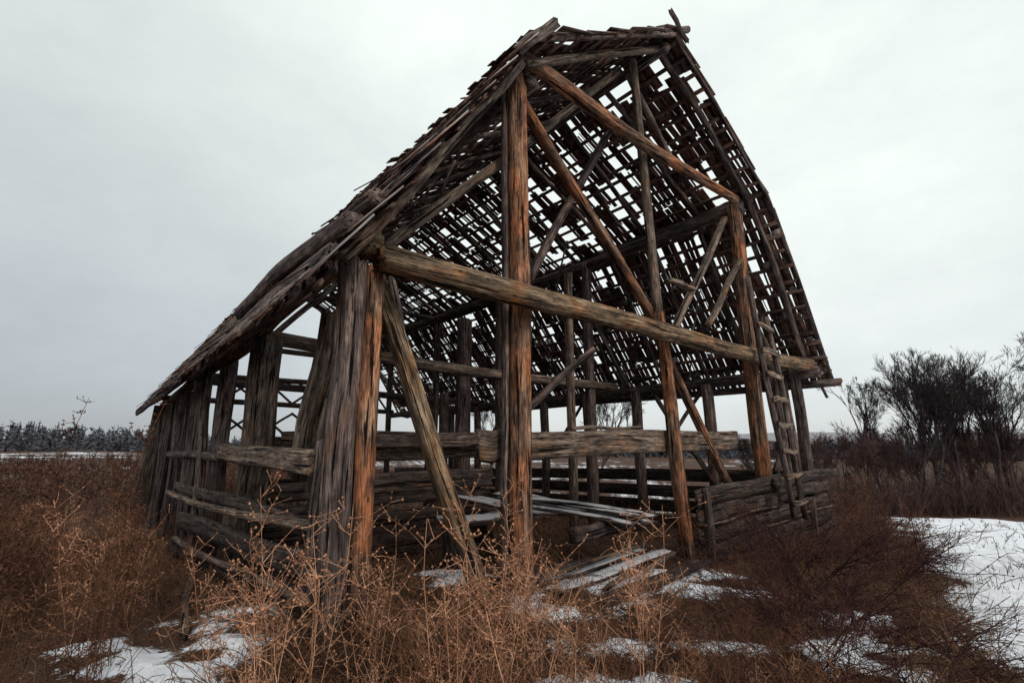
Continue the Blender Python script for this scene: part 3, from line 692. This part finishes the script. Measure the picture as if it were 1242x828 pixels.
# ---- dead grass mat, one mass
def scatter(n, rmin, rmax, amin, amax, keep):
    out = []
    while len(out) < n:
        a = math.radians(rng.uniform(amin, amax)); r = rmin*(rmax/rmin)**rng.random()
        x, y = r*math.sin(a), r*math.cos(a)
        if keep(x, y, r): out.append((x, y, r))
    return out
def stuff(name, V, F, mat, label, cat):
    ob = bpy.data.objects.new(name, mesh_from(name, V, F, mat)); COL.objects.link(ob)
    return tag(ob, label, cat, None, 'stuff')
def inside(x, y):
    s, d = SD(x, y); return -.1 < s < 10.3 and .0 < d < 20
P = []
for (x, y, r) in scatter(44000, 1.9, 20, -54, 54, lambda x, y, r: rng.random() < max(.16 if x < 2.5+.3*y else .01, litter(x, y)**1.4)*(.22 if x < -1.9 and y < 5.2 else 1) and not (inside(x, y) and rng.random() < .6)):
    z = ground(x, y); L = rng.uniform(.12, .48)*(1 if r < 9 else 1.2); a = rng.uniform(0, 2*PI)
    k_ = rng.uniform(.1, 1.0)
    P.append(poly((x, y, z-.02), (math.cos(a), math.sin(a), k_+.1), L, 4, .0013+.0005*r, .0007+.0003*r, .25, .10))
V, F = tubes(P, 3)
stuff('dead_grass', V, [F], M['grass'], 'matted brown dead grass with snow showing through around the barn', 'grass')
P = []
for (x, y, r) in scatter(70, 6, 34, 30, 50, lambda x, y, r: litter(x, y) < .3 and nz(x*.5, y*.5, 15) > .05):
    for _ in range(rng.integers(3, 9)):
        a = rng.uniform(0, 6.28); P.append(poly((x+rng.normal()*.08, y+rng.normal()*.08, ground(x, y)), (math.cos(a)*.5, math.sin(a)*.5, 1), rng.uniform(.06, .2), 4, .0013+.0003*r, .001+.0002*r, .15))
V, F = tubes(P, 3)
stuff('grass_tufts', V, [F], M['brown'], 'thin dark stalks poking out of the open snow on the right', 'grass')
# ---- brown weeds of the left field, one mass
P = []; LS = []
for (x, y, r) in scatter(6500, 5.0, 130, -60, -2, lambda x, y, r: (SD(x, y)[0] < -1.9-.03*min(r, 20) or SD(x, y)[1] > 21) and r > 6.2 and rng.random() < litter(x, y)):
    z = ground(x, y); h = rng.uniform(.7, 1.25)*clamp(.45+(-1.9-SD(x, y)[0])*.4, .45, 1) if SD(x, y)[1] < 21 else rng.uniform(.7, 1.2); k_ = max(1, r/9)
    st = poly((x, y, z), (rng.normal()*.15, rng.normal()*.15, 1), h, 4, .004*k_, .002*k_, .08); P.append(st)
    for _ in range(9):
        j = rng.integers(1, 4); a = rng.uniform(0, 2*PI)
        br = poly(st[0][j], (math.cos(a), math.sin(a), rng.uniform(.1, 1.4)), rng.uniform(.12, .4), 3, .002*k_, .0015*k_, .2); P.append(br)
        LS.append(br[0][-1]); LS.append(br[0][1]+rng.normal(size=3)*.02)
V, F = tubes(P, 2); V2, F2 = leaves(LS, .017)
d2 = np.linalg.norm(np.array(LS)[:, :2], axis=1)
V2 = (np.repeat(np.array(LS), 4, 0)+(V2-np.repeat(np.array(LS), 4, 0))*np.repeat(np.clip(d2/9, 1, 6), 4)[:, None])
stuff('dead_weeds', np.vstack([V, V2]), [F, F2+len(V)], M['field'], 'field of rust brown dead weeds stretching left of the barn', 'weeds')
# ---- brush growing inside and behind the barn, one mass
P = []
for (x, y, r) in scatter(2600, 8, 130, -26, 36, lambda x, y, r: (SD(x, y)[0] > 11 or SD(x, y)[1] > 3)):
    z = ground(x, y); h = rng.uniform(.3, .9) if inside(x, y) else rng.uniform(.4, 1.3); k_ = max(1, r/12)
    st = poly((x, y, z), (rng.normal()*.3, rng.normal()*.3, 1), h, 4, .005*k_, .002*k_, .12); P.append(st)
    for _ in range(7):
        j = rng.integers(1, 4); a = rng.uniform(0, 2*PI)
        P.append(poly(st[0][j], (math.cos(a), math.sin(a), rng.uniform(.1, 1.2)), rng.uniform(.15, .5), 3, .0025*k_, .0018*k_, .2))
V, F = tubes(P, 2)
stuff('brushwood', V, [F], M['brown'], 'brown brushwood growing inside and beyond the barn', 'brush')

# ================================================================ TREES
def tree_meshes(h, seed, fork=3, spread=.5, r0=.16, lean=0, levels=5, nchild=(3, 5)):
    global rng
    keep = rng; rng = np.random.default_rng(seed)
    trunkP = []; crownP = []
    def grow(p, d_, L, r, lv):
        n = 6 if lv < 2 else 4 if lv < 4 else 3
        pl = poly(p, d_, L, n, r, r*.55, .09 if lv < 2 else .14, -.02 if lv < 3 else 0)
        (trunkP if lv == 0 else crownP).append(pl)
        if lv >= levels: return
        k_ = rng.integers(nchild[0], nchild[1]+1)+(2 if lv == 0 else 0)
        for i in range(k_):
            t = rng.uniform(.35, 1) if lv else rng.uniform(.5, 1)
            q = t*(n-1); i0 = min(n-2, int(q)); b0 = pl[0][i0]*(1-(q-i0))+pl[0][i0+1]*(q-i0)
            dr = pl[0][i0+1]-pl[0][i0]; dr /= np.linalg.norm(dr)
            a = rng.normal(size=3); a -= a.dot(dr)*dr; a /= np.linalg.norm(a)
            nd = dr*1.0+a*rng.uniform(.4, .95)*spread*1.3+np.array([0, 0, .22])
            grow(b0, nd, L*(rng.uniform(.40, .6) if lv == 0 else rng.uniform(.48, .68)), max(r*.55*(1.1-t*.35), .011), lv+1)
    grow((0, 0, -.3), (lean, 0, 1), h*.62, r0, 0)
    tv, tf = tubes(trunkP, 8); big_ = [p for p in crownP if p[1][0] > .03]; sm = [p for p in crownP if p[1][0] <= .03]
    sv, sf = tubes(sm, 3)
    if big_:
        cv, cf = tubes(big_, 5); cv2 = np.vstack([cv, sv]); cf2 = [cf, sf+len(cv)]
    else: cv2, cf2 = sv, [sf]
    rng = keep
    return mesh_from('trunk', tv, [tf], M['bark'], None, True), mesh_from('crown', cv2, cf2, M['twig'])
def tree(meshes, x, y, sc, rot, label, group=None, name='bare_tree', cat='tree'):
    e = empty(name, (x, y, ground(x, y)), label, cat, group); e.rotation_euler = (0, 0, rot); e.scale = (sc,)*3
    for me_, n in zip(meshes, ('trunk', 'crown')):
        c = bpy.data.objects.new(n, me_); COL.objects.link(c); c.parent = e
    return e
T = [tree_meshes(12, s, lean=l, spread=sp, levels=6, nchild=(3, 4)) for s, l, sp in ((3, .1, .42), (8, -.12, .38), (21, .2, .45), (34, 0, .5))]
T_ = [(28.6, 37.5, .88, 0, 0, 'broad bare tree standing leftmost in the tall group'), (30.6, 38.5, .95, 1.2, 1, 'upright bare tree second from the left in the tall group'),
      (32.4, 39, .98, 2.7, 3, 'tall bare tree third from the left in the tall group'), (34.2, 38, 1.0, 3.3, 0, 'tall bare tree fourth from the left in the tall group'),
      (36.0, 38.5, .96, 4.0, 2, 'leaning bare tree fifth from the left in the tall group'),
      (37.9, 39.5, .86, 5.1, 0, 'bare tree at the right end of the tall group'), (43.0, 38.5, 1.12, .6, 1, 'bare tree whose crown is cut by the right edge'),
      (45.5, 39, 1.15, 2.2, 3, 'bare tree standing at the very right edge, partly out of frame')]
for x, y, sc, r, k_, lb in T_: tree(T[k_], x+.9, y, sc*.93, r, lb)
Th = [tree_meshes(5.5, s, spread=.55, r0=.05, levels=4, nchild=(4, 6)) for s in (51, 52, 53)]
for t_ in Th: t_[1].materials[0] = M['thicket']; t_[0].materials[0] = M['thicket']
Q_ = [(23.0+i*1.25+rng.normal()*.4, 38.5+rng.normal()*1.2, rng.uniform(.65, 1.15)) for i in range(24)] + [(22.5+i*1.5, 43+rng.normal(), rng.uniform(.9, 1.4)) for i in range(16)]
for i, (x, y, sc) in enumerate(Q_):
    tree(Th[i % 3], x, y, sc, rng.uniform(0, 6), 'low twiggy sapling in the thicket under the tall bare trees', 'saplings in the thicket beneath the bare trees', 'sapling')
for x, y, sc, k_ in ((30.4, 41.5, 1.0, 2), (33.6, 42.5, 1.05, 1), (36.2, 42, 1.02, 0), (38.8, 43, 1.0, 3), (41.2, 42.5, 1.0, 2), (32.6, 37.4, .82, 3), (35.9, 37.2, .8, 1)):
    tree(T[k_], x+.9, y, sc*.93, x*1.7, 'bare tree filling the middle and back of the tall group on the right', 'bare trees filling the tall group')
# small bare trees beyond the right long wall, seen through the openings
for x, y, sc, k_, lb in ((3.6, 24, .52, 0, 'small bare tree beyond the barn seen between the tall post and the middle post'), (-2.2, 30, .55, 1, 'small bare tree seen through the openings beyond the plank stack'),
                         (12.5, 24.5, .28, 2, 'little bare bush tree beyond the gap left of the ladder')):
    tree(T[k_], x, y, sc, 1.0+k_, lb)
# ---- undergrowth at the foot of the trees and the far woods, masses
P = []
for i in range(5200):
    x = rng.uniform(18, 54); y = rng.uniform(36.5, 46)-.12*(x-18); z = ground(x, y); h = rng.uniform(.6, 3.0)
    st = poly((x, y, z), (rng.normal()*.3, rng.normal()*.3, 1), h, 4, .018, .008, .12); P.append(st)
    for _ in range(3):
        j = rng.integers(1, 4); P.append(poly(st[0][j], (rng.normal(), rng.normal(), 1.2), h*.4, 3, .009, .006, .2))
V, F = tubes(P, 2)
stuff('undergrowth', V, [F], M['thicket'], 'dark brown undergrowth along the foot of the bare trees', 'undergrowth')
P = []
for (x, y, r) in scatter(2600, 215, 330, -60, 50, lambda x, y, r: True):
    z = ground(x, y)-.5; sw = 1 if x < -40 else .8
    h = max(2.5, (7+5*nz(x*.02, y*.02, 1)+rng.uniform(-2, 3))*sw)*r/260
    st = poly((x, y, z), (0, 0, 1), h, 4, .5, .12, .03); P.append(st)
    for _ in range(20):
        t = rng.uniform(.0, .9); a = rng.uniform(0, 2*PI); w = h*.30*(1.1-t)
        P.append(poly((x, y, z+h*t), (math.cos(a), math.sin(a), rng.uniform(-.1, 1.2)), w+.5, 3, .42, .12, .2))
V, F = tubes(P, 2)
stuff('far_woods', V, [F], M['far'], 'haze-tinted blue-grey woods along the horizon', 'woods')
def hill(a0, a1, r, hh, seed):
    V = []; n = 120
    for i in range(n+1):
        a = math.radians(a0+(a1-a0)*i/n); e = math.sin(PI*i/n)**.6
        for rr_, zz in ((r, -4), (r*1.15, hh*e*(.7+.4*nz(i*.05, seed))), (r*1.6, -4)): V.append((rr_*math.sin(a), rr_*math.cos(a), zz))
    F = [[3*i+k_, 3*i+k_+1, 3*i+k_+4, 3*i+k_+3] for i in range(n) for k_ in (0, 1)]
    ob = bpy.data.objects.new('hills', mesh_from('hills', V, [np.array(F)], M['farhill'], None, True)); COL.objects.link(ob); ob['kind'] = 'structure'
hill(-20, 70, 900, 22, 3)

# ================================================================ SKY AND LIGHT
w = bpy.data.worlds.new('World'); scene.world = w; w.use_nodes = True
nt = w.node_tree; bg = nt.nodes['Background']
SUN_EL, SUN_AZ = math.radians(38), math.radians(150)   # azimuth measured from +Y towards +X: behind the camera, to its right
sky = nt.nodes.new('ShaderNodeTexSky'); sky.sky_type = 'NISHITA'; sky.sun_disc = False
sky.sun_elevation = SUN_EL; sky.sun_rotation = SUN_AZ
tc = nt.nodes.new('ShaderNodeTexCoord')
sp = nt.nodes.new('ShaderNodeSeparateXYZ'); nt.links.new(tc.outputs['Generated'], sp.inputs[0])
elev = ramp(nt, [(.0, (5.0, 5.2, 5.3)), (.10, (5.8, 6.1, 6.1)), (.30, (6.6, 7.0, 6.8)), (.75, (7.3, 7.8, 7.4))], sp.outputs[2]).outputs[0]
cl = noisen(nt, mapn(nt, tc.outputs['Generated'], (1.2, 1.2, 3.0)), 1.4, 5, .55)
clr = ramp(nt, [(.3, (.90, .91, .92)), (.65, (1.05, 1.05, 1.04))], cl.outputs[0]).outputs[0]
cl2 = noisen(nt, mapn(nt, tc.outputs['Generated'], (1, 1, 1.6)), 7, 6, .7)
clr2 = ramp(nt, [(.3, (.955, .955, .96)), (.7, (1.035, 1.035, 1.03))], cl2.outputs[0]).outputs[0]
cloud = mix(nt, mix(nt, elev, clr, 1.0, 'MULTIPLY'), clr2, 1.0, 'MULTIPLY')
# heavier cloud low over the left horizon
dt = nt.nodes.new('ShaderNodeVectorMath'); dt.operation = 'DOT_PRODUCT'; dt.inputs[1].default_value = (-.80, .60, -.05)
nt.links.new(tc.outputs['Generated'], dt.inputs[0])
hv = ramp(nt, [(.55, (1, 1, 1)), (1.0, (.58, .59, .63))], dt.outputs['Value']).outputs[0]
cloud = mix(nt, cloud, hv, 1.0, 'MULTIPLY')
full = mix(nt, sky.outputs[0], cloud, .93)
nt.links.new(full, bg.inputs[0]); bg.inputs[1].default_value = .139
sl = bpy.data.lights.new('sun', 'SUN'); sl.energy = 1.6; sl.angle = math.radians(14); sl.color = (1, .90, .78)
so = bpy.data.objects.new('sun', sl); COL.objects.link(so)
dirv = Vector((math.sin(SUN_AZ)*math.cos(SUN_EL), math.cos(SUN_AZ)*math.cos(SUN_EL), math.sin(SUN_EL)))
so.rotation_euler = dirv.to_track_quat('Z', 'Y').to_euler()
so.location = (5, -5, 20)
scene.view_settings.view_transform = 'Standard'; scene.view_settings.look = 'None'; scene.view_settings.exposure = 0
